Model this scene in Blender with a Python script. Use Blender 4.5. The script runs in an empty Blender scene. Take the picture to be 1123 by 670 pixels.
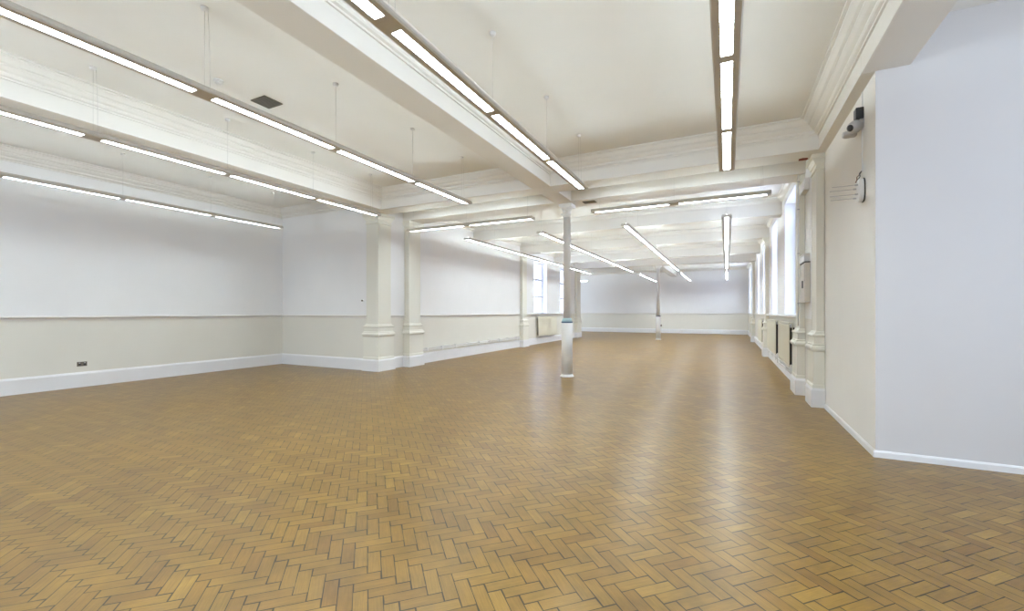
import bpy, bmesh, math, random
from mathutils import Vector, Matrix
random.seed(7)
S = bpy.context.scene
COL = S.collection
PI = math.pi

# ------------------------------------------------------------------ camera
cam_d = bpy.data.cameras.new('camera'); cam = bpy.data.objects.new('camera', cam_d)
COL.objects.link(cam); S.camera = cam
cam.location = (0, 0, 1.5)
cam.rotation_euler = (PI/2, 0, math.radians(26.37))
cam_d.sensor_width = 36.0; cam_d.lens = 475.0/1123.0*36.0
cam_d.shift_y = 7.0/1123.0
cam_d.clip_start = 0.05; cam_d.clip_end = 300

# ------------------------------------------------------------------ world, exposure
SKY = 6.6          # overcast daylight outside the windows
TUBE = 43.0         # strength behind the louvres
UP = 28.0           # upward light of the pendants
EXPO = 0.69
W = bpy.data.worlds.new('overcast_sky'); S.world = W; W.use_nodes = True
wn = W.node_tree; wn.nodes.clear()
wo = wn.nodes.new('ShaderNodeOutputWorld'); wb = wn.nodes.new('ShaderNodeBackground')
wb.inputs['Color'].default_value = (0.74, 0.84, 1.0, 1); wb.inputs['Strength'].default_value = SKY
wn.links.new(wb.outputs[0], wo.inputs[0])
S.view_settings.view_transform = 'Standard'
S.view_settings.look = 'None'
S.view_settings.gamma = 1.0
S.view_settings.use_curve_mapping = False
S.view_settings.exposure = EXPO
S.cycles.max_bounces = 12; S.cycles.diffuse_bounces = 8; S.cycles.glossy_bounces = 5
S.cycles.transparent_max_bounces = 8
S.cycles.sample_clamp_indirect = 2.5
S.cycles.use_adaptive_sampling = False
S.cycles.caustics_reflective = False; S.cycles.caustics_refractive = False

# main dimensions (metres)
ZC = 4.43      # ceiling
ZB = 3.99      # underside of the beams
XL = -11.55    # left wall, near room
XL2 = -7.95    # left wall, far room
XR = 1.38      # right stub wall
XR2 = 1.27     # right wall, far room
YS = 5.69      # face of the stub wall
YP = 8.30      # partition at the left
YB = 32.4      # back wall
YN = -4.0      # wall behind the camera
XE = 5.2       # outer wall right of the camera
TH = 0.32

WIN_R = [(10.45, 12.40), (14.20, 15.75), (17.95, 19.45), (21.50, 22.75), (25.9, 27.6), (29.2, 30.9)]  # last two barely visible, added to light the dark back wall
WIN_L = [(18.30, 19.90), (21.80, 23.40)]
ADDED_WIN_F = [(25.6, 27.8), (28.8, 31.2)]  # assumed windows in the hidden end wall, added to brighten the back bay
ADDED_WIN_B = [(-10.7, -8.6), (-6.6, -4.5), (-2.5, -0.4), (2.6, 3.8)]  # assumed windows behind the camera, unseen, added and sized for daylight
ADDED_WIN_E = [(-3.1, -1.3), (-0.3, 1.5), (2.5, 4.3)]  # assumed windows right of the camera, out of view, added for daylight

def portal(x, y0, y1, z0, z1, nx, alongx=False):
    d = bpy.data.lights.new('window_portal', 'AREA'); d.shape = 'RECTANGLE'
    d.size = z1-z0; d.size_y = y1-y0
    d.cycles.is_portal = True
    o = bpy.data.objects.new('window_portal', d); COL.objects.link(o)
    o.location = (x, (y0+y1)/2, (z0+z1)/2)
    o.rotation_euler = (0, PI/2 if nx < 0 else -PI/2, 0)
    if alongx:
        d.size, d.size_y = y1-y0, z1-z0
        o.location = ((y0+y1)/2, x, (z0+z1)/2); o.rotation_euler = (PI/2, 0, 0)
for a, b in WIN_R: portal(XR2+0.30, a, b, 1.42, 4.1, -1)
for a, b in WIN_L: portal(XL2-0.30, a, b, 1.42, 3.85, 1)
for a, b in ADDED_WIN_E: portal(XE+0.30, a, b, 1.2, 3.9, -1)
for a, b in ADDED_WIN_F: portal(-13.2-0.30, a, b, 1.2, 3.9, 1)
for a, b in ADDED_WIN_B: portal(YN-0.28, a, b, 1.2, 3.9, 0, True)

# ------------------------------------------------------------------ materials
def new_mat(name):
    m = bpy.data.materials.new(name); m.use_nodes = True
    nt = m.node_tree; nt.nodes.clear()
    out = nt.nodes.new('ShaderNodeOutputMaterial'); b = nt.nodes.new('ShaderNodeBsdfPrincipled')
    nt.links.new(b.outputs[0], out.inputs[0])
    return m, nt, b, out
def math_n(nt, op, a, b=None, c=None):
    n = nt.nodes.new('ShaderNodeMath'); n.operation = op
    for i, v in enumerate((a, b, c)):
        if v is None: continue
        if isinstance(v, (int, float)): n.inputs[i].default_value = v
        else: nt.links.new(v, n.inputs[i])
    return n.outputs[0]
def mixc(nt, f, a, b, mode='MIX'):
    n = nt.nodes.new('ShaderNodeMix'); n.data_type = 'RGBA'; n.blend_type = mode
    for i, v in ((0, f), (6, a), (7, b)):
        if isinstance(v, (int, float)): n.inputs[i].default_value = v
        elif isinstance(v, tuple): n.inputs[i].default_value = v
        else: nt.links.new(v, n.inputs[i])
    return n.outputs[2]
def c4(c): return (c[0], c[1], c[2], 1)

def paint(name, col, rough=0.55, mottle=0.03, dado=None):
    """matt paint with faint roller mottling; dado=(height, lower colour) for two-tone walls"""
    m, nt, b, out = new_mat(name)
    g = nt.nodes.new('ShaderNodeNewGeometry')
    n = nt.nodes.new('ShaderNodeTexNoise'); n.inputs['Scale'].default_value = 1.3; n.inputs['Detail'].default_value = 3
    nt.links.new(g.outputs['Position'], n.inputs['Vector'])
    base = c4(col)
    if dado:
        sp = nt.nodes.new('ShaderNodeSeparateXYZ'); nt.links.new(g.outputs['Position'], sp.inputs[0])
        f = math_n(nt, 'GREATER_THAN', sp.outputs[2], dado[0])
        base = mixc(nt, f, c4(dado[1]), c4(col))
    dark = mixc(nt, 1.0, base, (1-mottle*2, 1-mottle*2, 1-mottle*2, 1), 'MULTIPLY')
    nt.links.new(mixc(nt, n.outputs['Fac'], dark, base), b.inputs['Base Color'])
    b.inputs['Roughness'].default_value = rough
    return m
def plain(name, col, rough=0.5, metal=0.0, scale=30, var=0.05):
    m, nt, b, out = new_mat(name)
    tc = nt.nodes.new('ShaderNodeTexCoord')
    n = nt.nodes.new('ShaderNodeTexNoise'); n.inputs['Scale'].default_value = scale
    nt.links.new(tc.outputs['Object'], n.inputs['Vector'])
    lo = tuple(c*(1-var) for c in col)
    nt.links.new(mixc(nt, n.outputs['Fac'], c4(lo), c4(col)), b.inputs['Base Color'])
    b.inputs['Roughness'].default_value = rough; b.inputs['Metallic'].default_value = metal
    return m
def emit(name, col, strength):
    m = bpy.data.materials.new(name); m.use_nodes = True
    nt = m.node_tree; nt.nodes.clear()
    out = nt.nodes.new('ShaderNodeOutputMaterial'); e = nt.nodes.new('ShaderNodeEmission')
    e.inputs[0].default_value = c4(col); e.inputs[1].default_value = strength
    nt.links.new(e.outputs[0], out.inputs[0]); return m

WHITE_UP = (0.84, 0.84, 0.83); BEIGE = (0.76, 0.74, 0.66)
M = {}
M['wall'] = paint('two_tone_wall_paint', WHITE_UP, dado=(1.38, BEIGE))
M['cream_wall'] = paint('cream_wall_paint', (0.86, 0.845, 0.80))
M['daylight_toned_wall'] = paint('daylight_toned_paint', (0.66, 0.645, 0.635))  # daylit look of the stub put into a separate, greyer wall colour
M['ceiling'] = paint('ceiling_paint', (0.85, 0.84, 0.80), rough=0.7)
M['beam'] = paint('beam_paint', (0.81, 0.79, 0.74), rough=0.6)
M['pilaster'] = paint('pilaster_cream_gloss', (0.80, 0.785, 0.69), rough=0.42)
M['trim'] = paint('white_gloss_trim', (0.82, 0.82, 0.82), rough=0.32)
M['column'] = paint('column_white', (0.86, 0.86, 0.83), rough=0.35)
M['frame'] = paint('window_frame_white', (0.80, 0.82, 0.84), rough=0.35)
M['alu'] = plain('pendant_body_grey', (0.57, 0.54, 0.48), 0.45)
M['louvre'] = plain('louvre_aluminium', (0.80, 0.82, 0.85), 0.3, 0.3)
M['tube'] = emit('fluorescent_light', (0.83, 0.94, 1.0), TUBE)
M['up'] = emit('fluorescent_uplight', (0.84, 0.95, 1.0), UP)
M['tube_far'] = emit('fluorescent_light_far', (0.83, 0.94, 1.0), TUBE*1.4)
M['up_far'] = emit('fluorescent_uplight_far', (0.84, 0.95, 1.0), UP*1.5)
M['wire'] = plain('white_flex', (0.6, 0.59, 0.56), 0.5)
M['radiator'] = plain('radiator_cream_enamel', (0.74, 0.71, 0.58), 0.35)
M['dark'] = plain('dark_gap', (0.035, 0.033, 0.03), 0.7)
M['black'] = plain('black_plastic', (0.02, 0.021, 0.024), 0.3)
M['silver'] = plain('silver_plastic', (0.52, 0.52, 0.53), 0.3, 0.3)
M['plastic'] = plain('white_plastic', (0.80, 0.80, 0.79), 0.35)
M['vent'] = plain('vent_bronze', (0.11, 0.09, 0.06), 0.6)
M['bronze'] = plain('socket_steel', (0.16, 0.14, 0.11), 0.35, 0.6)
M['teal'] = plain('teal_ring', (0.42, 0.58, 0.60), 0.4)
M['blue'] = plain('dark_blue_ring', (0.07, 0.13, 0.22), 0.4)
M['rust'] = plain('exposed_brick_red', (0.26, 0.06, 0.035), 0.9, scale=80, var=0.5)
M['cabinet'] = plain('cabinet_cream_grey', (0.66, 0.62, 0.55), 0.4)
M['pipe'] = plain('painted_pipe', (0.84, 0.84, 0.82), 0.3)
M['copper'] = plain('brown_cable', (0.20, 0.11, 0.09), 0.5)

# glass: clear and dimmed panes
def glass(name, tint):
    m = bpy.data.materials.new(name); m.use_nodes = True
    nt = m.node_tree; nt.nodes.clear()
    out = nt.nodes.new('ShaderNodeOutputMaterial')
    t = nt.nodes.new('ShaderNodeBsdfTransparent'); g = nt.nodes.new('ShaderNodeBsdfGlossy')
    t.inputs[0].default_value = c4(tint); g.inputs['Roughness'].default_value = 0.03
    mx = nt.nodes.new('ShaderNodeMixShader')
    mx.inputs[0].default_value = 0.06; nt.links.new(t.outputs[0], mx.inputs[1]); nt.links.new(g.outputs[0], mx.inputs[2])
    nt.links.new(mx.outputs[0], out.inputs[0]); return m
M['glass'] = glass('window_glass', (0.96, 0.98, 1.0))
M['dimmed'] = glass('sky_dimming_glass', (0.64, 0.66, 0.74))  # tint made up to hold back the bright sky in these panes

# herringbone parquet, blocks 227 x 76 mm laid at 45 degrees to the walls
def parquet():
    m, nt, b, out = new_mat('herringbone_parquet')
    L = nt.links
    g = nt.nodes.new('ShaderNodeNewGeometry'); sp = nt.nodes.new('ShaderNodeSeparateXYZ'); L.new(g.outputs['Position'], sp.inputs[0])
    X, Y = sp.outputs[0], sp.outputs[1]
    Wd = 0.0757; r2 = 1/math.sqrt(2)/Wd
    a = math_n(nt, 'SUBTRACT', math_n(nt, 'MULTIPLY', math_n(nt, 'ADD', X, Y), r2), 1.12)
    bb = math_n(nt, 'SUBTRACT', math_n(nt, 'MULTIPLY', math_n(nt, 'SUBTRACT', Y, X), r2), 0.57)
    ia = math_n(nt, 'FLOOR', a); ib = math_n(nt, 'FLOOR', bb)
    k = math_n(nt, 'FLOORED_MODULO', math_n(nt, 'ADD', ia, ib), 6.0)
    k = math_n(nt, 'ROUND', k)
    k = math_n(nt, 'FLOORED_MODULO', k, 6.0)
    isv = math_n(nt, 'GREATER_THAN', k, 2.5)
    # origin cell of the block
    k3 = math_n(nt, 'SUBTRACT', k, 3.0)
    inv = math_n(nt, 'SUBTRACT', 1.0, isv)
    ox = math_n(nt, 'SUBTRACT', ia, math_n(nt, 'MULTIPLY', k, inv))
    oy = math_n(nt, 'SUBTRACT', ib, math_n(nt, 'MULTIPLY', k3, isv))
    la = math_n(nt, 'SUBTRACT', a, ox); lb = math_n(nt, 'SUBTRACT', bb, oy)
    along = math_n(nt, 'ADD', math_n(nt, 'MULTIPLY', la, inv), math_n(nt, 'MULTIPLY', lb, isv))
    across = math_n(nt, 'ADD', math_n(nt, 'MULTIPLY', lb, inv), math_n(nt, 'MULTIPLY', la, isv))
    # the butt ends have opened up more than the long edges
    ends = math_n(nt, 'MULTIPLY', math_n(nt, 'MINIMUM', along, math_n(nt, 'SUBTRACT', 3.0, along)), 0.62)
    sides = math_n(nt, 'MULTIPLY', math_n(nt, 'MINIMUM', across, math_n(nt, 'SUBTRACT', 1.0, across)), 1.45)
    edge = math_n(nt, 'MINIMUM', ends, sides)
    idv = nt.nodes.new('ShaderNodeCombineXYZ'); L.new(ox, idv.inputs[0]); L.new(oy, idv.inputs[1]); L.new(isv, idv.inputs[2])
    wnz = nt.nodes.new('ShaderNodeTexWhiteNoise'); wnz.noise_dimensions = '3D'; L.new(idv.outputs[0], wnz.inputs['Vector'])
    rc = nt.nodes.new('ShaderNodeSeparateColor'); L.new(wnz.outputs['Color'], rc.inputs[0])
    # block tone
    cr = nt.nodes.new('ShaderNodeValToRGB'); L.new(rc.outputs[0], cr.inputs[0])
    e = cr.color_ramp.elements
    e[0].position = 0.0; e[0].color = (0.195, 0.104, 0.026, 1)
    e[1].position = 1.0; e[1].color = (0.300, 0.187, 0.053, 1)
    for p, c in ((0.10, (0.218, 0.124, 0.031)), (0.40, (0.232, 0.136, 0.034)), (0.70, (0.246, 0.147, 0.037)), (0.90, (0.262, 0.158, 0.041))):
        q = e.new(p); q.color = c4(c)
    # grain running along each block
    gv = nt.nodes.new('ShaderNodeCombineXYZ')
    L.new(math_n(nt, 'MULTIPLY_ADD', rc.outputs[1], 37.0, math_n(nt, 'MULTIPLY', along, 0.55)), gv.inputs[0])
    L.new(math_n(nt, 'MULTIPLY', across, 9.0), gv.inputs[1]); L.new(math_n(nt, 'MULTIPLY', rc.outputs[2], 50.0), gv.inputs[2])
    gn = nt.nodes.new('ShaderNodeTexNoise'); gn.inputs['Scale'].default_value = 1.0; gn.inputs['Detail'].default_value = 4; gn.inputs['Roughness'].default_value = 0.6
    L.new(gv.outputs[0], gn.inputs['Vector'])
    gr = nt.nodes.new('ShaderNodeMapRange'); L.new(gn.outputs['Fac'], gr.inputs[0])
    gr.inputs[1].default_value = 0.25; gr.inputs[2].default_value = 0.75; gr.inputs[3].default_value = 0.80; gr.inputs[4].default_value = 1.16
    col = mixc(nt, 1.0, cr.outputs[0], gr.outputs[0], 'MULTIPLY')
    # worn patches across the floor
    pn = nt.nodes.new('ShaderNodeTexNoise'); pn.inputs['Scale'].default_value = 0.55; pn.inputs['Detail'].default_value = 4
    L.new(g.outputs['Position'], pn.inputs['Vector'])
    pr = nt.nodes.new('ShaderNodeMapRange'); L.new(pn.outputs['Fac'], pr.inputs[0])
    pr.inputs[1].default_value = 0.3; pr.inputs[2].default_value = 0.7; pr.inputs[3].default_value = 0.84; pr.inputs[4].default_value = 1.06
    col = mixc(nt, 1.0, col, pr.outputs[0], 'MULTIPLY')
    pn2 = nt.nodes.new('ShaderNodeTexNoise'); pn2.inputs['Scale'].default_value = 3.2; pn2.inputs['Detail'].default_value = 6; pn2.inputs['Roughness'].default_value = 0.65
    L.new(g.outputs['Position'], pn2.inputs['Vector'])
    pr2 = nt.nodes.new('ShaderNodeMapRange'); L.new(pn2.outputs['Fac'], pr2.inputs[0])
    pr2.inputs[1].default_value = 0.3; pr2.inputs[2].default_value = 0.7; pr2.inputs[3].default_value = 0.78; pr2.inputs[4].default_value = 1.22
    col = mixc(nt, 1.0, col, pr2.outputs[0], 'MULTIPLY')
    col = mixc(nt, 1.0, col, (0.90, 0.855, 0.60, 1), 'MULTIPLY')
    # seams, uneven in width
    sn = nt.nodes.new('ShaderNodeTexNoise'); sn.inputs['Scale'].default_value = 6.0; L.new(g.outputs['Position'], sn.inputs['Vector'])
    wid = math_n(nt, 'MULTIPLY_ADD', sn.outputs['Fac'], 0.085, 0.0)
    seam = nt.nodes.new('ShaderNodeMapRange'); L.new(edge, seam.inputs[0]); seam.interpolation_type = 'SMOOTHSTEP'
    L.new(math_n(nt, 'MULTIPLY', wid, 0.4), seam.inputs[1]); L.new(math_n(nt, 'MULTIPLY', wid, 1.5), seam.inputs[2])
    seam.inputs[3].default_value = 0.06; seam.inputs[4].default_value = 1.0
    # small dark scuffs
    kn = nt.nodes.new('ShaderNodeTexNoise'); kn.inputs['Scale'].default_value = 14.0; kn.inputs['Detail'].default_value = 3; L.new(g.outputs['Position'], kn.inputs['Vector'])
    kr = nt.nodes.new('ShaderNodeMapRange'); L.new(kn.outputs['Fac'], kr.inputs[0])
    kr.inputs[1].default_value = 0.74; kr.inputs[2].default_value = 0.80; kr.inputs[3].default_value = 1.0; kr.inputs[4].default_value = 0.55
    col = mixc(nt, 1.0, col, seam.outputs[0], 'MULTIPLY')
    col = mixc(nt, 1.0, col, kr.outputs[0], 'MULTIPLY')
    L.new(col, b.inputs['Base Color'])
    rr = nt.nodes.new('ShaderNodeMapRange'); L.new(pn.outputs['Fac'], rr.inputs[0])
    rr.inputs[1].default_value = 0.3; rr.inputs[2].default_value = 0.7; rr.inputs[3].default_value = 0.28; rr.inputs[4].default_value = 0.31
    L.new(rr.outputs[0], b.inputs['Roughness'])
    b.inputs['IOR'].default_value = 1.45
    return m
M['parquet'] = parquet()

# ------------------------------------------------------------------ mesh helpers
class MB:
    def __init__(s): s.bm = bmesh.new()
    def box(s, x0, x1, y0, y1, z0, z1):
        x0, x1 = min(x0, x1), max(x0, x1); y0, y1 = min(y0, y1), max(y0, y1); z0, z1 = min(z0, z1), max(z0, z1)
        v = [s.bm.verts.new(p) for p in ((x0,y0,z0),(x1,y0,z0),(x1,y1,z0),(x0,y1,z0),(x0,y0,z1),(x1,y0,z1),(x1,y1,z1),(x0,y1,z1))]
        for f in ((0,3,2,1),(4,5,6,7),(0,1,5,4),(1,2,6,5),(2,3,7,6),(3,0,4,7)): s.bm.faces.new([v[i] for i in f])
        return s
    def loft(s, rings, caps=True, smooth=False):
        R = [[s.bm.verts.new(p) for p in r] for r in rings]
        n = len(R[0])
        for a, b in zip(R, R[1:]):
            for i in range(n):
                f = s.bm.faces.new((a[i], a[(i+1) % n], b[(i+1) % n], b[i])); f.smooth = smooth
        if caps:
            s.bm.faces.new(list(reversed(R[0]))); s.bm.faces.new(R[-1])
        return s
    def lathe(s, prof, cx=0, cy=0, n=32, smooth=True):
        rings = [[(cx+r*math.cos(2*PI*i/n), cy+r*math.sin(2*PI*i/n), z) for i in range(n)] for r, z in prof]
        return s.loft(rings, True, smooth)
    def tube(s, pts, r, n=8):
        pts = [Vector(p) for p in pts]; rings = []
        for i, p in enumerate(pts):
            t = (pts[min(i+1, len(pts)-1)] - pts[max(i-1, 0)]).normalized()
            u = t.orthogonal().normalized() if i == 0 else (u - t*u.dot(t)).normalized()
            w = t.cross(u)
            rings.append([p + (u*math.cos(2*PI*k/n) + w*math.sin(2*PI*k/n))*r for k in range(n)])
        return s.loft(rings, True, True)
    def run(s, p0, p1, nrm, prof, m0=0.0, m1=0.0):
        """moulding: profile of (offset, z) swept from p0 to p1; nrm = outward normal; m = mitre at each end"""
        p0 = Vector((p0[0], p0[1], 0)); p1 = Vector((p1[0], p1[1], 0)); nrm = Vector((nrm[0], nrm[1], 0))
        d = (p1-p0).normalized()
        A = [p0 + nrm*o + d*o*m0 + Vector((0, 0, z)) for o, z in prof]
        B = [p1 + nrm*o - d*o*m1 + Vector((0, 0, z)) for o, z in prof]
        return s.loft([A, B])
    def build(s, name, mat, parent=None, bevel=0.0, loc=None, **tags):
        bmesh.ops.recalc_face_normals(s.bm, faces=s.bm.faces)
        me = bpy.data.meshes.new(name); s.bm.to_mesh(me); s.bm.free()
        me.materials.append(mat)
        o = bpy.data.objects.new(name, me); COL.objects.link(o)
        if parent is not None: o.parent = parent
        if bevel:
            md = o.modifiers.new('bevel', 'BEVEL'); md.width = bevel; md.segments = 2; md.limit_method = 'ANGLE'
        for k, v in tags.items(): o[k] = v
        return o
def empty(name, loc, label=None, category=None, group=None, kind=None):
    o = bpy.data.objects.new(name, None); COL.objects.link(o); o.location = loc; o.empty_display_size = 0.1
    if label: o['label'] = label
    if category: o['category'] = category
    if group: o['group'] = group
    if kind: o['kind'] = kind
    return o
def tag(o, label, category, group=None):
    o['label'] = label; o['category'] = category
    if group: o['group'] = group
    return o
def structure(mb, name, mat, bevel=0.0): return mb.build(name, mat, None, bevel, kind='structure')

# ------------------------------------------------------------------ structure
def slab(z0, z1):
    m = MB()
    m.box(XL-0.25, XE+TH, YN-TH, 8.70, z0, z1); m.box(XL2-TH, XR2+TH, 8.70, 24.75, z0, z1); m.box(-13.2-TH, XR2+TH, 24.75, YB+0.25, z0, z1)
    return m
structure(slab(-0.12, 0.0), 'floor', M['parquet'])
structure(slab(ZC, ZC+0.2), 'ceiling', M['ceiling'])

def wall_x(x0, x1, y0, y1, wins, z0, z1, name, mat):
    """wall slab between x0 and x1 running in y, with window openings"""
    m = MB(); y = y0
    for a, b in wins:
        m.box(x0, x1, y, a, 0, ZC); m.box(x0, x1, a, b, 0, z0); m.box(x0, x1, a, b, z1, ZC); y = b
    m.box(x0, x1, y, y1, 0, ZC)
    return structure(m, name, mat)
structure(MB().box(XL-0.25, XL, YN, YP, 0, ZC), 'wall_left', M['wall'])
m = MB(); m.box(XL-0.25, -8.272, YP, YP+0.40, 0, ZC);
structure(m, 'wall_partition', M['wall'])
structure(MB().box(-8.272, XL2, YP, 8.752, ZB, ZC), 'trim_0', M['beam'])
wall_x(XL2-TH, XL2, 8.752, 25.0, WIN_L, 1.42, 3.86, 'wall_left_far', M['wall'])
structure(MB().box(-13.2, XL2-TH, 24.75, 25.0, 0, ZC), 'wall_return', M['wall'])
wall_x(-13.2-TH, -13.2, 24.75, YB, ADDED_WIN_F, 1.2, 3.9, 'wall_left_end', M['wall'])
structure(MB().box(-13.2-TH, XR2+TH, YB, YB+0.25, 0, ZC), 'wall_back', M['wall'])
wall_x(XR2, XR2+TH, 8.70, YB, WIN_R, 1.42, 4.12, 'wall_right_far', M['wall'])
structure(MB().box(XR, XR+0.22, YS+0.004, 8.70, 0, ZC), 'wall_right', M['cream_wall'])
structure(MB().box(XR+0.22, XE+0.3, YS+0.004, YS+0.25, 0, ZC), 'wall_stub', M['daylight_toned_wall'])
# thin plaster face that turns the stub's corner in the daylight-toned colour
structure(MB().box(XR+0.0005, XR+0.22, YS, YS+0.004, 0, ZC), 'wall_stub_end', M['daylight_toned_wall'])
structure(MB().box(XR+0.22, XE, YS, YS+0.004, 0, ZC), 'wall_stub_face', M['daylight_toned_wall'])
wall_x(XE, XE+TH, YN, YS, ADDED_WIN_E, 1.2, 3.9, 'wall_outer', M['daylight_toned_wall'])
m = MB(); x = XL-0.25
for a, b in ADDED_WIN_B:
    m.box(x, a, YN-TH, YN, 0, ZC); m.box(a, b, YN-TH, YN, 0, 1.2); m.box(a, b, YN-TH, YN, 3.9, ZC); x = b
m.box(x, XE+TH, YN-TH, YN, 0, ZC)
structure(m, 'wall_behind', M['wall'])

# ------------------------------------------------------------------ beams
XB1, XB0 = -3.13, -3.53
structure(MB().box(XB0, XB1, YN, 8.03, ZB, ZC), 'trim_1', M['beam'], 0.006)            # long beam, near room
structure(MB().box(XL2+0.0, -7.52, YN, 8.03, ZB, ZC), 'trim_2', M['beam'], 0.006)      # left long beam
structure(MB().box(1.26, 1.66, YN, YS-0.001, ZB, ZC), 'trim_3', M['beam'], 0.006)      # right long beam
structure(MB().box(1.26, XR, YS-0.001, 8.03, ZB, ZC), 'trim_4', M['beam'])
structure(MB().box(XL2, XR, 8.03, 8.50, ZB, ZC), 'trim_5', M['beam'], 0.006)     # cross beam
structure(MB().box(XB0, XB1, 8.50, 9.30, ZB, ZC), 'trim_6', M['beam'])
structure(MB().box(XL2, XB0, 8.50, 9.30, 4.22, ZC), 'trim_7', M['ceiling'])
structure(MB().box(XB1, XR2, 8.50, 9.30, 4.22, ZC), 'trim_8', M['ceiling'])
structure(MB().box(XL2, XR2, 9.30, 9.88, ZB, ZC), 'trim_9', M['beam'], 0.006)
k = 10
for y0, y1 in ((13.0, 13.4), (16.8, 17.2), (20.85, 21.25), (24.1, 24.75)):
    structure(MB().box(XL2, XR2, y0, y1, ZB, ZC), 'trim_%d' % k, M['beam'], 0.006); k += 1
structure(MB().box(XB0, XB1, 24.75, YB, ZB, ZC), 'trim_%d' % k, M['beam'], 0.006); k += 1

CP = [(0, 4.20), (0.022, 4.20), (0.022, 4.222), (0.05, 4.232), (0.062, 4.25), (0.062, 4.268), (0.10, 4.285),
      (0.135, 4.315), (0.135, 4.332), (0.165, 4.342), (0.195, 4.375), (0.215, 4.392), (0.215, 4.408), (0.25, 4.412), (0.25, ZC), (0, ZC)]
CPS = [(0, 4.30), (0.015, 4.30), (0.015, 4.315), (0.05, 4.335), (0.08, 4.37), (0.08, 4.385), (0.12, 4.40), (0.12, ZC), (0, ZC)]
def bay(x0, x1, y0, y1, prof, sides='NSEW'):
    global k
    m = MB()
    if 'N' in sides: m.run((x0, y1), (x1, y1), (0, -1), prof, 1, 1)
    if 'S' in sides: m.run((x0, y0), (x1, y0), (0, 1), prof, 1, 1)
    if 'W' in sides: m.run((x0, y0), (x0, y1), (1, 0), prof, 1, 1)
    if 'E' in sides: m.run((x1, y0), (x1, y1), (-1, 0), prof, 1, 1)
    structure(m, 'trim_%d' % k, M['beam']); k += 1
bay(XB1, 1.26, YN, 8.03, CP)
bay(-7.52, XB0, YN, 8.03, CP)
bay(XL, XL2, YN, YP, CP)
for y0, y1 in ((9.88, 13.0), (13.4, 16.8), (17.2, 20.85), (21.25, 24.1)): bay(XL2, XR2, y0, y1, CPS)
bay(XB1, XR2, 24.75, YB, CPS); bay(-13.2, XB0, 25.0, YB, CPS)

# baseboards and dado rails
BB = [(0, 0), (0.028, 0), (0.028, 0.262), (0.020, 0.275), (0.012, 0.292), (0, 0.30)]
RAIL = [(0, 1.335), (0.014, 1.335), (0.018, 1.352), (0.018, 1.366), (0.036, 1.380), (0.048, 1.392), (0.048, 1.408), (0.030, 1.416), (0, 1.418)]
SILL = [(0, 1.365), (0.03, 1.365), (0.03, 1.38), (0.075, 1.388), (0.075, 1.420), (0, 1.420)]
def base(name, p0, p1, n, m0=0, m1=0, prof=BB): structure(MB().run(p0, p1, n, prof, m0, m1), name, M['trim'])
def rail(p0, p1, n, m0=0, m1=0, prof=RAIL):
    global k
    structure(MB().run(p0, p1, n, prof, m0, m1), 'trim_%d' % k, M['beam']); k += 1
base('baseboard_left', (XL, YN), (XL, YP), (1, 0), 0, 1); rail((XL, YN), (XL, YP), (1, 0), 0, 1)
base('baseboard_partition', (XL, YP), (-8.34, YP), (0, -1), 1, 0); rail((XL, YP), (-8.275, YP), (0, -1), 1, 0)
base('baseboard_recess', (XL2, 8.82), (XL2, 9.29), (1, 0)); rail((XL2, 8.76), (XL2, 9.355), (1, 0))
base('baseboard_left_middle', (XL2, 9.92), (XL2, 16.72), (1, 0)); rail((XL2, 9.86), (XL2, 16.78), (1, 0))
base('baseboard_left_far', (XL2, 17.32), (XL2, 24.18), (1, 0)); rail((XL2, 17.26), (XL2, 24.24), (1, 0), prof=SILL)
base('baseboard_back', (-13.2, YB), (XR2, YB), (0, -1), 1, 1); rail((-13.2, YB), (XR2, YB), (0, -1), 1, 1)
base('baseboard_right_middle', (XR2, 9.97), (XR2, 16.72), (-1, 0)); rail((XR2, 9.91), (XR2, 16.78), (-1, 0), prof=SILL)
base('baseboard_right_far', (XR2, 17.27), (XR2, 24.58), (-1, 0)); rail((XR2, 17.21), (XR2, 24.64), (-1, 0), prof=SILL)
base('baseboard_right_end', (XR2, 25.20), (XR2, YB), (-1, 0), 0, 1); rail((XR2, 25.14), (XR2, YB), (-1, 0), 0, 1)
SM = [(0, 0), (0.022, 0), (0.022, 0.055), (0.012, 0.07), (0, 0.07)]
base('baseboard_right', (XR, YS), (XR, 8.19), (-1, 0), -1, 0, SM)
base('baseboard_stub', (XR, YS), (XE, YS), (0, -1), -1, 0, SM)
base('baseboard_behind', (XL, YN), (XE, YN), (0, 1), 1, 1)

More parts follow.
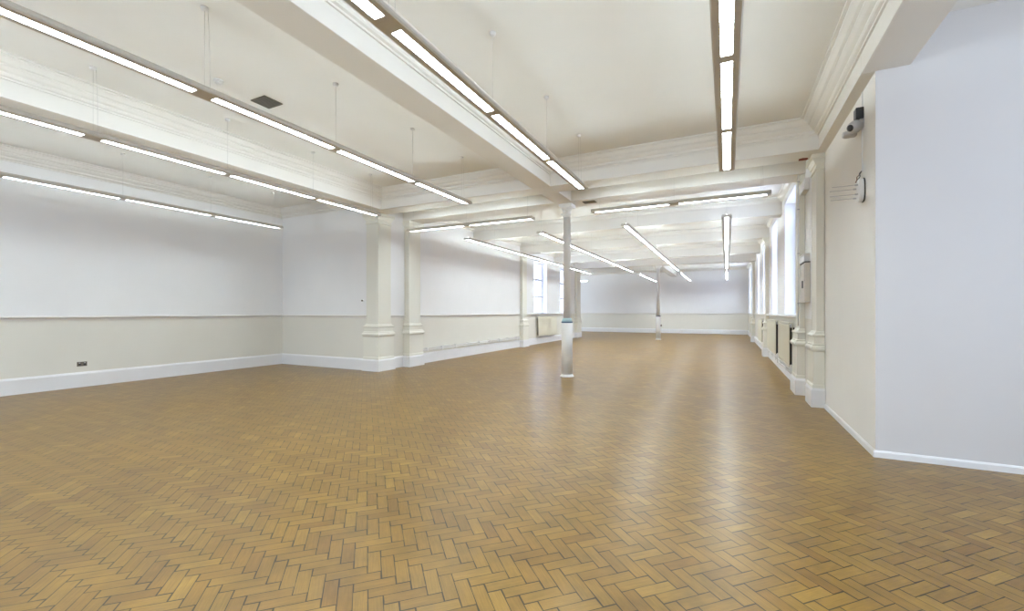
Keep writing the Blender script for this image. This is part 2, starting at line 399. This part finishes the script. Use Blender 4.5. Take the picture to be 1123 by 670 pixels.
# ------------------------------------------------------------------ windows
def window(n, x, y0, y1, z0, z1, nx, rows=3, cols=2, pane='glass'):
    """sash window in the reveal; nx = direction into the room"""
    r = empty('window_%d' % n, (x, (y0+y1)/2, z0), kind='structure')
    def rel(mb): 
        for v in mb.bm.verts: v.co -= Vector((x, (y0+y1)/2, z0))
        return mb
    xf = x - nx*0.235; t = 0.07
    a, b = xf, xf - nx*0.06
    f = MB()
    f.box(a, b, y0, y0+t, z0, z1); f.box(a, b, y1-t, y1, z0, z1)
    f.box(a, b, y0+t, y1-t, z1-t, z1); f.box(a, b, y0+t, y1-t, z0, z0+t)
    rel(f).build('window_frame', M['frame'], r)
    g = MB(); h = z1-z0
    for i in range(1, rows):
        z = z0 + h*i/rows; g.box(a+nx*0.004, b+nx*0.01, y0+t, y1-t, z-0.045, z+0.045)
    for j in range(1, cols):
        y = y0 + (y1-y0)*j/cols; g.box(a+nx*0.002, b+nx*0.012, y-0.03, y+0.03, z0+t, z1-t)
    rel(g).build('glazing_bars', M['frame'], r)
    rel(MB().box(xf-nx*0.035, xf-nx*0.04, y0+t, y1-t, z0+t, z1-t)).build('window_pane', M[pane], r)
    rel(MB().box(x-nx*0.001, xf+nx*0.001, y0+0.002, y1-0.002, z0+0.001, z0+0.022)).build('window_sill', M['trim'], r)
    return r
n = 1
for a, b in WIN_L: window(n, XL2, a, b, 1.42, 3.86, 1, pane='dimmed'); n += 1
for a, b in WIN_R: window(n, XR2, a, b, 1.42, 4.12, -1, pane='dimmed'); n += 1
for a, b in ADDED_WIN_E: window(n, XE, a, b, 1.2, 3.9, -1); n += 1
for a, b in ADDED_WIN_F: window(n, -13.2, a, b, 1.2, 3.9, 1); n += 1
for a, b in ADDED_WIN_B:
    w = window(n, 0, -(b-a)/2, (b-a)/2, 1.2, 3.9, 1); n += 1
    w.location = ((a+b)/2, YN, 1.2); w.rotation_euler = (0, 0, PI/2)

# ------------------------------------------------------------------ pilasters
def pilaster(x0, x1, y0, y1, grow, label, cap=True):
    """grow = (gx0, gx1, gy0, gy1): which sides are free and take the mouldings"""
    cx, cy = (x0+x1)/2, (y0+y1)/2
    r = empty('pilaster', (cx, cy, 0), label, 'pilaster')
    def rings(L):
        out = []
        for z, g in L:
            a, b, c, d = x0-g*grow[0]-cx, x1+g*grow[1]-cx, y0-g*grow[2]-cy, y1+g*grow[3]-cy
            out.append([(a, c, z), (b, c, z), (b, d, z), (a, d, z)])
        return out
    MB().loft(rings([(0, .08), (.262, .08), (.275, .074), (.292, .066), (.30, .062)])).build('plinth', M['trim'], r, label='white gloss plinth block')
    MB().loft(rings([(.30, .060), (.345, .060), (.36, .050), (.87, .050)])).build('pedestal', M['pilaster'], r)
    MB().loft(rings([(.87, .050), (.885, .068), (.91, .082), (.94, .082), (.96, .068), (.97, .055), (.99, .055), (1.0, .038), (1.10, .036),
                     (1.105, .050), (1.125, .060), (1.145, .050), (1.155, .026), (1.18, .014), (1.20, 0)])).build('base_moulding', M['pilaster'], r)
    MB().loft(rings([(1.20, 0), (3.74 if cap else ZB-0.002, 0)])).build('shaft', M['pilaster'], r, 0.008)
    if not cap: return r
    MB().loft(rings([(3.74, 0), (3.745, .02), (3.765, .02), (3.77, .004), (3.83, .004), (3.84, .02), (3.87, .03), (3.91, .055), (3.92, .07), (3.985, .07)])).build('capital', M['pilaster'], r)
    return r
pilaster(-8.27, -7.87, 8.28, 8.745, (1, 1, 1, 1), 'cream pilaster at the end of the left partition wall, nearer of the left pair')
pilaster(XL2+0.004, -7.78, 9.36, 9.85, (0, 1, 1, 1), 'cream pilaster just behind the partition end, farther of the left pair')
pilaster(XL2+0.004, -7.82, 16.80, 17.24, (0, 1, 1, 1), 'slim cream pilaster on the left wall between blank wall and first window')
pilaster(XL2+0.004, -7.82, 24.25, 24.99, (0, 1, 1, 0), 'far cream pilaster at the end of the left window wall')
pilaster(1.27, XR-0.004, 8.28, 8.695, (1, 0, 1, 1), 'cream pilaster against the right stub wall, nearest of the right side')
pilaster(1.185, XR2-0.004, 9.36, 9.87, (1, 0, 1, 1), 'cream pilaster behind the cream metal cabinet on the right', cap=False)
pilaster(1.16, XR2-0.004, 16.80, 17.19, (1, 0, 1, 1), 'slim cream pilaster between the right hand windows, halfway down the room')
pilaster(1.16, XR2-0.004, 24.66, 25.10, (1, 0, 1, 1), 'farthest cream pilaster on the right, next to the back wall bay')

# ------------------------------------------------------------------ columns
def column(x, y, label, teal):
    r = empty('iron_column', (x, y, 0), label, 'column')
    MB().lathe([(.158, 0), (.158, .018), (.150, .028), (.136, .040), (.130, .055)], n=40).build('base', M['trim'], r)
    MB().lathe([(.128, .055), (.128, 1.235), (.120, 1.245)], n=40).build('casing', M['column'], r, label='thicker white casing round the foot of the shaft')
    if teal:
        MB().lathe([(.120, 1.245), (.132, 1.248), (.134, 1.272), (.124, 1.276)], n=40).build('ring', M['blue'], r, label='dark blue ring on top of the casing')
        MB().lathe([(.124, 1.276), (.112, 1.31), (.100, 1.345), (.086, 1.352)], n=40).build('collar', M['teal'], r, label='pale teal sloping collar')
    else:
        MB().lathe([(.120, 1.245), (.132, 1.248), (.134, 1.272), (.118, 1.278), (.088, 1.30)], n=40).build('ring', M['black'], r, label='dark ring on top of the casing')
    MB().lathe([(.084, 1.28), (.082, 3.20), (.092, 3.21), (.094, 3.24), (.092, 3.27), (.082, 3.28), (.080, 3.74)], n=40).build('shaft', M['column'], r)
    c = MB()
    c.lathe([(.080, 3.70), (.100, 3.71), (.104, 3.73), (.100, 3.75), (.084, 3.76), (.084, 3.79), (.098, 3.80), (.098, 3.815), (.090, 3.83), (.10, 3.85), (.125, 3.885), (.140, 3.90), (.140, 3.905)], n=40)
    q = .155
    c.box(-q, q, -q, q, 3.905, ZB-0.001)
    c.build('capital', M['column'], r)
    return r
column(-3.33, 9.60, 'white iron column in mid floor with pale teal collar on its casing', True)
column(-3.31, 24.45, 'far white iron column with dark ring before the back wall', False)
MB().box(-3.31+.128, -3.31+.19, 24.36, 24.44, .72, .82).build('socket_outlet', M['bronze'], None, 0.004,
    label='small dark socket on the side of the far column', category='socket')

# ------------------------------------------------------------------ pendants
ZL = 3.58          # underside of the pendants
LW = 0.105         # half width of the body
def profile(axis, s, pts):
    return [((s, p, z) if axis == 'x' else (p, s, z)) for p, z in pts]
BODY = [(-LW, .012), (-LW+.012, 0), (-.047, 0), (-.047, .042), (.047, .042), (.047, 0), (LW-.012, 0), (LW, .012), (LW-.004, .030), (.078, .062), (.070, .062), (.066, .052), (-.066, .052), (-.070, .062), (-.078, .062), (-LW+.004, .030)]
_cache = {}
def shared(key, maker):
    """one mesh datablock reused for every identical part"""
    if key not in _cache: _cache[key] = maker()
    return _cache[key]
def part_from(me, name, parent, loc, rz=0.0):
    o = bpy.data.objects.new(name, me); COL.objects.link(o); o.parent = parent; o.location = loc; o.rotation_euler = (0, 0, rz); return o
def mesh_of(mb, mat, name):
    bmesh.ops.recalc_face_normals(mb.bm, faces=mb.bm.faces)
    me = bpy.data.meshes.new(name); mb.bm.to_mesh(me); mb.bm.free(); me.materials.append(mat); return me
def louvre_mesh(L):
    m = MB(); n = int(round(L/0.045))
    for i in range(n+1):
        y = -L/2 + L*i/n
        m.box(-.0445, .0445, y-.0010, y+.0010, .003, .014)
    m.box(-.0010, .0010, -L/2, L/2, .0035, .0135)
    m.box(-.0469, -.0450, -L/2, L/2, .001, .015); m.box(.0450, .0469, -L/2, L/2, .001, .015)
    return mesh_of(m, M['louvre'], 'louvre')
def pendant(p0, p1, segs, rods, label, group=None, flex=None, ztop=ZC, far=''):
    """p0,p1: ends of the body; segs: lit stretches measured along the body from p0; rods likewise"""
    P0, P1 = Vector((p0[0], p0[1], 0)), Vector((p1[0], p1[1], 0)); d = (P1-P0); Lg = d.length; d.normalize()
    rz = math.atan2(d.y, d.x) - PI/2
    r = empty('pendant_light', (p0[0], p0[1], ZL), label, 'ceiling light', group)
    r.rotation_euler = (0, 0, rz)
    # the body is cut through where the louvres sit and closed over the joints
    MB().loft([[(x, s, z) for x, z in BODY] for s in (0.012, Lg-0.012)]).build('housing', M['alu'], r)
    cap = [(x, z) for x, z in BODY if abs(x) > .05]
    MB().loft([[(x, s, z) for x, z in cap] for s in (0.0, 0.012)]).build('end_cap', M['alu'], r)
    MB().loft([[(x, s, z) for x, z in cap] for s in (Lg-0.012, Lg)]).build('end_cap', M['alu'], r)
    e = [0.012]
    for a, b in segs: e += [a, b]
    e.append(Lg-0.012)
    for i in range(0, len(e), 2):
        if e[i+1]-e[i] > 0.004:
            MB().box(-.047, .047, e[i], e[i+1], .0, .042).build('joint_plate', M['alu'], r)
    for a, b in segs:
        L = round(b-a, 3)
        part_from(shared(('lv', L), lambda: louvre_mesh(L)), 'louvre', r, (0, (a+b)/2, 0))
        part_from(shared(('tb', L, far), lambda: mesh_of(MB().box(-.044, .044, -L/2+.004, L/2-.004, .0165, .0195), M['tube'+far], 'light_tube')), 'light_tube', r, (0, (a+b)/2, 0))
        part_from(shared(('up', L, far), lambda: mesh_of(MB().box(-.005, .005, -L/2+.03, L/2-.03, .0525, .0725), M['up'+far], 'uplight')), 'uplight', r, (0, (a+b)/2, 0))
    H = ztop - ZL
    for s in rods:
        part_from(shared(('rod', H), lambda: mesh_of(MB().tube([(0, 0, .05), (0, 0, H-.012)], .0018, 6), M['wire'], 'suspension_wire')), 'suspension_wire', r, (0, s, 0))
        part_from(shared(('rose', H), lambda: mesh_of(MB().lathe([(.012, H-.034), (.030, H-.030), (.034, H-.012), (.034, H-.0005)], n=20), M['plastic'], 'ceiling_rose')), 'ceiling_rose', r, (0, s, 0))
    for s in (flex or []):
        MB().tube([(.03, s+.02, .052), (.034, s+.03, .10), (.030, s+.03, H*.5), (.02, s+.02, H-.03)], .0022, 6).build('power_flex', M['wire'], r)
    return r
A = [(-0.75+i, 0) for i in ()]
SEG1 = [(-0.70, 0.72), (0.82, 2.33), (2.50, 3.93), (4.03, 5.50), (5.61, 7.08)]
Y0 = -0.78
seg = [(a-Y0, b-Y0) for a, b in SEG1]; rd = [y-Y0 for y in (-0.6, 0.80, 2.42, 3.98, 5.50, 6.93)]
G1 = 'linear pendant lights of the near room'
for x, lab in ((0.0, 'linear pendant light nearest the right hand beam, seen end on'),
               (-2.20, 'linear pendant light running diagonally just right of the central ceiling beam'),
               (-4.50, 'long linear pendant light left of the central beam, beside smoke detector and dark ceiling vent'),
               (-6.80, 'linear pendant light hanging below the left beam, ending by the partition pilaster'),
               (-10.0, 'leftmost thin linear pendant light along the left wall')):
    pendant((x, Y0), (x, 7.14), seg, rd, lab, G1, flex=[6.93-Y0, 2.42-Y0])
# across the opening
G2 = 'short pendant lights crossing the wide opening'
for x0, x1, lab in ((-7.40, -3.88, 'short pendant light set crosswise between the left pilasters and the column'),
                    (-2.53, 0.70, 'short pendant light set crosswise right of the column')):
    L = x1-x0
    pendant((x0, 8.90), (x1, 8.90), [(.06, L/2-.09), (L/2+.09, L-.06)], [.15, L/2, L-.15], lab, G2, flex=[L-.15], ztop=4.22)
# far room
G3 = 'linear pendant lights of the far room'
for x, lab in ((0.0, 'far room pendant light nearest the right windows, seen end on'),
               (-2.20, 'far room pendant light running diagonally right of the column line'),
               (-4.42, 'far room pendant light passing behind the nearer column'),
               (-6.70, 'far room pendant light along the left windows wall')):
    st = 10.58; n_ = 8; Lp = 1.575
    pendant((x, st), (x, st+n_*Lp+.1), [(.06+i*Lp, .06+(i+1)*Lp-.09) for i in range(n_)], [.1+i*Lp for i in range(n_+1)], lab, G3, far='_far')
for x, lab in ((0.0, 'small end run of pendant light by the back wall, farthest right'),
               (-2.20, 'small end run of pendant light by the back wall, right of the far column'),
               (-4.35, 'small end run of pendant light by the back wall, left of the far column')):
    pendant((x, 24.95), (x, 31.3), [(.06+i*Lp, .06+(i+1)*Lp-.09) for i in range(4)], [.1+i*Lp for i in range(5)], lab, 'end runs of pendant light by the back wall', far='_far')
pendant((-12.2, 29.2), (-8.55, 29.2), [(.06, 1.78), (1.87, 3.59)], [.2, 1.82, 3.45], 'thin crosswise pendant light in the far left corner of the back bay', far='_far')

# ------------------------------------------------------------------ ceiling fittings
def grille(x0, x1, y0, y1, label, z=ZC):
    r = empty('ceiling_vent', ((x0+x1)/2, (y0+y1)/2, z), label, 'vent')
    a, b = (x1-x0)/2, (y1-y0)/2
    MB().box(-a+.01, a-.01, -b+.01, b-.01, -.006, -.0005).build('backing', M['dark'], r)
    f = MB(); f.box(-a, a, -b, -b+.018, -.012, -.0005).box(-a, a, b-.018, b, -.012, -.0005).box(-a, -a+.018, -b+.018, b-.018, -.012, -.0005).box(a-.018, a, -b+.018, b-.018, -.012, -.0005)
    f.build('frame', M['vent'], r)
    s = MB(); n = 10
    for i in range(n):
        y = -b+.025 + (2*b-.05)*i/(n-1)
        s.box(-a+.018, a-.018, y-.006, y+.006, -.011, -.0065)
    s.build('slats', M['vent'], r)
grille(-5.90, -5.60, 3.76, 4.03, 'dark square vent grille in the ceiling beside the smoke detector')
grille(-2.92, -2.64, 9.46, 9.66, 'small dark vent grille under the cross beam just right of the nearer column', ZB)
r = empty('smoke_detector', (-5.76, 3.26, ZC), 'round white smoke detector on the ceiling next to the dark vent', 'smoke detector')
MB().lathe([(.058, -.0005), (.060, -.010), (.056, -.018), (.044, -.020)][::-1], n=32).build('base', M['plastic'], r)
MB().lathe([(.026, -.052), (.038, -.048), (.042, -.038), (.040, -.020)], n=32).build('sensor_head', M['plastic'], r)
o = MB().lathe([(.040, -.022), (.045, -.02), (.045, -.0005)], 0, 0, 24).build('detector_base', M['plastic'], None,
      label='small white blank rose on the recess ceiling above the right crosswise light', category='ceiling rose')
o.location = (0.83, 8.95, 4.22)

# ------------------------------------------------------------------ left wall fittings
r = empty('socket_outlet', (XL, 3.94, .46), 'dark metal double socket on the left wall above the baseboard', 'socket')
MB().box(0.0005, .009, -.075, .075, -.044, .044).build('plate', M['bronze'], r, 0.002)
for sy in (-.036, .036):
    mm = MB(); mm.box(.0092, .0125, sy-.016, sy+.016, -.026, .008); mm.build('insert', M['black'], r)
MB().box(.0092, .013, -.050, -.030, .014, .030).box(.0092, .013, .030, .050, .014, .030).build('switch', M['silver'], r)
r = empty('thermostat', (-8.40, YP, 1.79), 'small dark knob sensor on the partition wall beside the pilaster', 'sensor')
o = MB().lathe([(.032, 0), (.030, .02), (.018, .024)], n=20).build('base', M['plastic'], r); o.rotation_euler = (PI/2, 0, 0); o.location = (0, -.0005, 0)
o = MB().lathe([(.018, .024), (.022, .03), (.022, .045), (.010, .055)], n=20).build('knob', M['bronze'], r); o.rotation_euler = (PI/2, 0, 0)

# heating pipe boxed along the left wall
r = empty('heating_pipe', (XL2, 13.3, .38), 'white heating pipe on clips above the baseboard of the left far wall', 'pipe')
for z in (0.0, 0.05):
    MB().tube([(.06, -3.34, z), (.06, 3.36, z)], .019, 10).build('pipe', M['pipe'], r)
for i in range(9):
    y = -3.0 + i*.75
    MB().box(.0005, .085, y-.02, y+.02, -.028, .078).build('clip', M['pipe'], r, 0.003)
o = MB().box(0, .05, 9.93, 10.03, .50, .60).build('socket_box', M['plastic'], None, .004, label='little white socket box beside the farther left pilaster', category='socket')
o.location = (XL2+.0005, 0, 0)

# ------------------------------------------------------------------ radiators
def radiator(x, y0, y1, z0, z1, nx, label):
    """panel radiator standing off the wall plane x, facing nx"""
    yc = (y0+y1)/2; h = (y1-y0)/2; H = z1-z0
    r = empty('radiator', (x, yc, z0), label, 'radiator')
    s = nx
    def B(m, a, b, *rest): return m.box(s*a, s*b, *rest)
    f = MB(); B(f, .108, .122, -h, h, 0, H)
    n = int((2*h)/.07)
    for i in range(n):
        y = -h+.04+(2*h-.08)*i/max(1, n-1); B(f, .122, .127, y-.018, y+.018, .05, H-.05)
    f.build('front_panel', M['radiator'], r, .003)
    f = MB(); B(f, .045, .056, -h+.01, h-.01, .01, H-.01); f.build('rear_panel', M['radiator'], r)
    f = MB()
    for i in range(int(2*h/.04)): 
        y = -h+.05+i*.04
        if y < h-.05: B(f, .060, .104, y-.001, y+.001, .04, H-.05)
    f.build('convector_fins', M['dark'], r)
    f = MB()
    B(f, .046, .122, -h, h, H-.004, H+.006); f.build('top_grille', M['radiator'], r)
    for yy in (-h+.2, h-.2):
        f = MB(); B(f, .0005, .044, yy-.02, yy+.02, .1, H-.1); f.build('wall_bracket', M['dark'], r)
    f = MB(); yy = -h-.045
    f.tube([(s*.08, -h+.0, .05), (s*.08, yy, .05), (s*.08, yy, -z0*.55)], .009, 8); f.build('pipe_tail', M['pipe'], r)
    f = MB(); f.lathe([(.014, H-.10), (.020, H-.09), (.020, H-.03), (.012, H-.02)], s*.085, -h-.02, 14); f.build('valve', M['silver'], r)
    return r
G4 = None
radiator(XR2, 10.55, 12.55, .36, 1.27, -1, 'cream panel radiator under the nearest right window, first after the pilaster')
radiator(XR2, 13.30, 15.90, .36, 1.27, -1, 'cream panel radiator under the second right window')
radiator(XR2, 18.3, 20.3, .36, 1.24, -1, 'cream panel radiator farther down the right wall, behind the slim pilaster')
radiator(XR2, 25.6, 27.6, .36, 1.24, -1, 'farthest cream panel radiator on the right, close to the back wall')
radiator(XL2, 18.55, 21.0, .36, 1.27, 1, 'cream panel radiator under the left window, behind the nearer column')
# pipes by the right baseboard
r = empty('heating_pipe', (XR2, 13.3, .2), 'pair of white heating pipes under the radiators on the right wall', 'pipe')
for dx, z in ((-.055, .0), (-.055, .07)):
    MB().tube([(dx, -3.30, z), (dx, 3.38, z)], .014, 10).build('pipe', M['pipe'], r)
for i in range(6):
    y = -2.9+i*1.15
    MB().box(-.075, -.029, y-.012, y+.012, -.02, .09).build('clip', M['pipe'], r)
r = empty('heating_pipe', (XR2, 21, .2), 'white heating pipes low on the right wall between the two far pilasters', 'pipe')
for dx, z in ((-.055, .0), (-.055, .07)):
    MB().tube([(dx, -3.7, z), (dx, 3.5, z)], .014, 10).build('pipe', M['pipe'], r)
for i in range(6):
    y = -3.1+i*1.15
    MB().box(-.075, -.029, y-.012, y+.012, -.02, .09).build('clip', M['pipe'], r)

# ------------------------------------------------------------------ cabinet and boxes by the right pilaster
r = empty('meter_cabinet', (1.25, 9.08, 1.66), 'narrow cream metal cabinet high on the pilaster beside the right window', 'cabinet')
MB().box(-.055, .017, -.27, .27, 0, .68).build('body', M['cabinet'], r, .005)
d_ = MB().box(-.063, -.0555, -.25, .25, .02, .66).build('door', M['cabinet'], r, .002)
MB().box(-.078, -.0635, -.10, -.05, .25, .38).build('handle', M['black'], d_, .002)
MB().box(-.0645, -.0632, -.245, -.222, .36, .65).build('slot', M['black'], d_)
MB().box(-.060, .017, -.275, .27, .682, .698).build('top_gap', M['dark'], r)
for z0, z1, lab in ((2.365, 2.50, 'white box directly on top of the narrow cream cabinet'),
                    (3.60, 3.79, 'white wedge shaped box high on the pilaster beside the right window')):
    r = empty('junction_box', (1.25, 9.12, z0), lab, 'box')
    h = z1-z0
    if z0 < 3:
        MB().box(-.068, .017, -.27, .22, 0, h-.03).build('body', M['plastic'], r, .006)
        MB().box(-.072, .017, -.274, .22, h-.029, h).build('lid', M['plastic'], r, .004)
    else:
        MB().loft([[(-.065, .21, 0), (.017, .21, 0), (.017, -.22, 0), (-.065, -.22, 0)], [(-.065, .21, h), (.017, .21, h), (.017, -.22, h), (-.045, -.22, h)]]).build('body', M['plastic'], r, .004)
        MB().box(-.045, .017, -.222, .19, h+.0005, h+.012).build('lid', M['plastic'], r)
r = empty('cable_trunking', (1.160, 9.338, 1.25), 'thin vertical cream conduit beside the boxes on the right pilaster', 'conduit')
MB().tube([(0, 0, .0), (0, 0, 2.73)], .010, 8).build('conduit', M['pipe'], r)
for z in (.4, 1.3, 2.1, 2.6): MB().box(-.014, .024, -.012, .012, z, z+.014).build('saddle', M['silver'], r)
structure(MB().loft([[(1.05, 8.40, z), (1.10, 8.37, z), (1.17, 8.39, z), (1.19, 8.45, z), (1.17, 8.497, z), (1.06, 8.497, z)] for z in (ZB-.004, ZB-.0005)]), 'trim_%d' % k, M['rust']); k += 1

# ------------------------------------------------------------------ camera and wall unit on the right stub wall
r = empty('security_camera', (XR, 6.16, 3.62), 'silver security camera with black box on the cream wall below the beam', 'security camera')
MB().box(-.075, -.0005, -.06, .05, .055, .185).build('power_box', M['black'], r, .008)
MB().loft([[(-.035, .055*math.cos(t), .02+.055*math.sin(t)) for t in [2*PI*i/24 for i in range(24)]],
           [(-.0005, .060*math.cos(t), .02+.060*math.sin(t)) for t in [2*PI*i/24 for i in range(24)]]]).build('mount', M['silver'], r)
c = MB(); pr = []
R_ = Matrix.Rotation(math.radians(-20), 4, 'Y') @ Matrix.Rotation(math.radians(28), 4, 'Z')
rings = []
for xx, rad in ((-.0, .035), (-.015, .058), (-.05, .070), (-.085, .068), (-.115, .056), (-.125, .044)):
    rings.append([Matrix.Translation((-.02, .0, 0)) @ R_ @ Vector((xx, rad*math.cos(2*PI*i/24), rad*math.sin(2*PI*i/24))) for i in range(24)])
c.loft(rings, True, True).build('head', M['silver'], r)
rings = []
for xx, rad in ((-.1255, .038), (-.138, .036), (-.140, .018)):
    rings.append([Matrix.Translation((-.02, .0, 0)) @ R_ @ Vector((xx, rad*math.cos(2*PI*i/24), rad*math.sin(2*PI*i/24))) for i in range(24)])
MB().loft(rings, True, True).build('lens', M['black'], r)
rings = []
for xx, rad in ((-.035, .036), (-.05, .050), (-.14, .052), (-.165, .040)):
    rings.append([Vector((xx, .10+rad*math.cos(2*PI*i/20), -.055+rad*.8*math.sin(2*PI*i/20))) for i in range(20)])
MB().loft(rings, True, True).build('sensor_housing', M['silver'], r)
MB().tube([(-.03, .04, -.03), (-.045, .07, -.045), (-.06, .09, -.055)], .014, 8).build('arm', M['silver'], r)

MB().box(XR-.010, XR-.0005, 6.145, 6.165, 3.82, ZB-.002).build('cable_conduit', M['plastic'], None,
      label='short white cable cover above the security camera', category='conduit')
MB().box(XR-.010, XR-.0005, 6.145, 6.165, 3.09, 3.58).build('cable_conduit', M['plastic'], None,
      label='white cable cover running down from the security camera to the rod unit', category='conduit')

r = empty('wall_bracket', (XR, 6.12, 2.87), 'white wall plate with four thin rods and loose cables, below the security camera', 'bracket')
oval = lambda s, xo: [(xo, .085*s*math.copysign(abs(math.cos(t))**.7, math.cos(t)), .135*s*math.copysign(abs(math.sin(t))**.7, math.sin(t))) for t in [2*PI*i/32 for i in range(32)]]
MB().loft([oval(1.0, -.0005), oval(1.0, -.014)]).build('backplate', M['dark'], r)
MB().loft([oval(.97, -.0145), oval(.97, -.045), oval(.88, -.055)]).build('plate', M['plastic'], r)
for yy, zz, L in ((-.02, .06, .24), (.05, .03, .25), (-.02, -.045, .26), (.05, -.075, .24)):
    g_ = MB().tube([(-.056, yy, zz), (-.085, yy, zz)], .009, 8).build('socket', M['silver'], r)
    MB().tube([(-.085, yy, zz), (-.056-L, yy, zz)], .0035, 6).build('rod', M['silver'], r)
MB().tube([(-.02, .0, .215), (-.035, .02, .18), (-.05, .05, .165), (-.045, .07, .14), (-.055, .085, .11)], .006, 6).build('cable', M['copper'], r)
MB().tube([(-.02, .0, .215), (-.04, -.012, .19), (-.03, .012, .16), (-.05, .0, .125)], .006, 6).build('cable', M['black'], r)
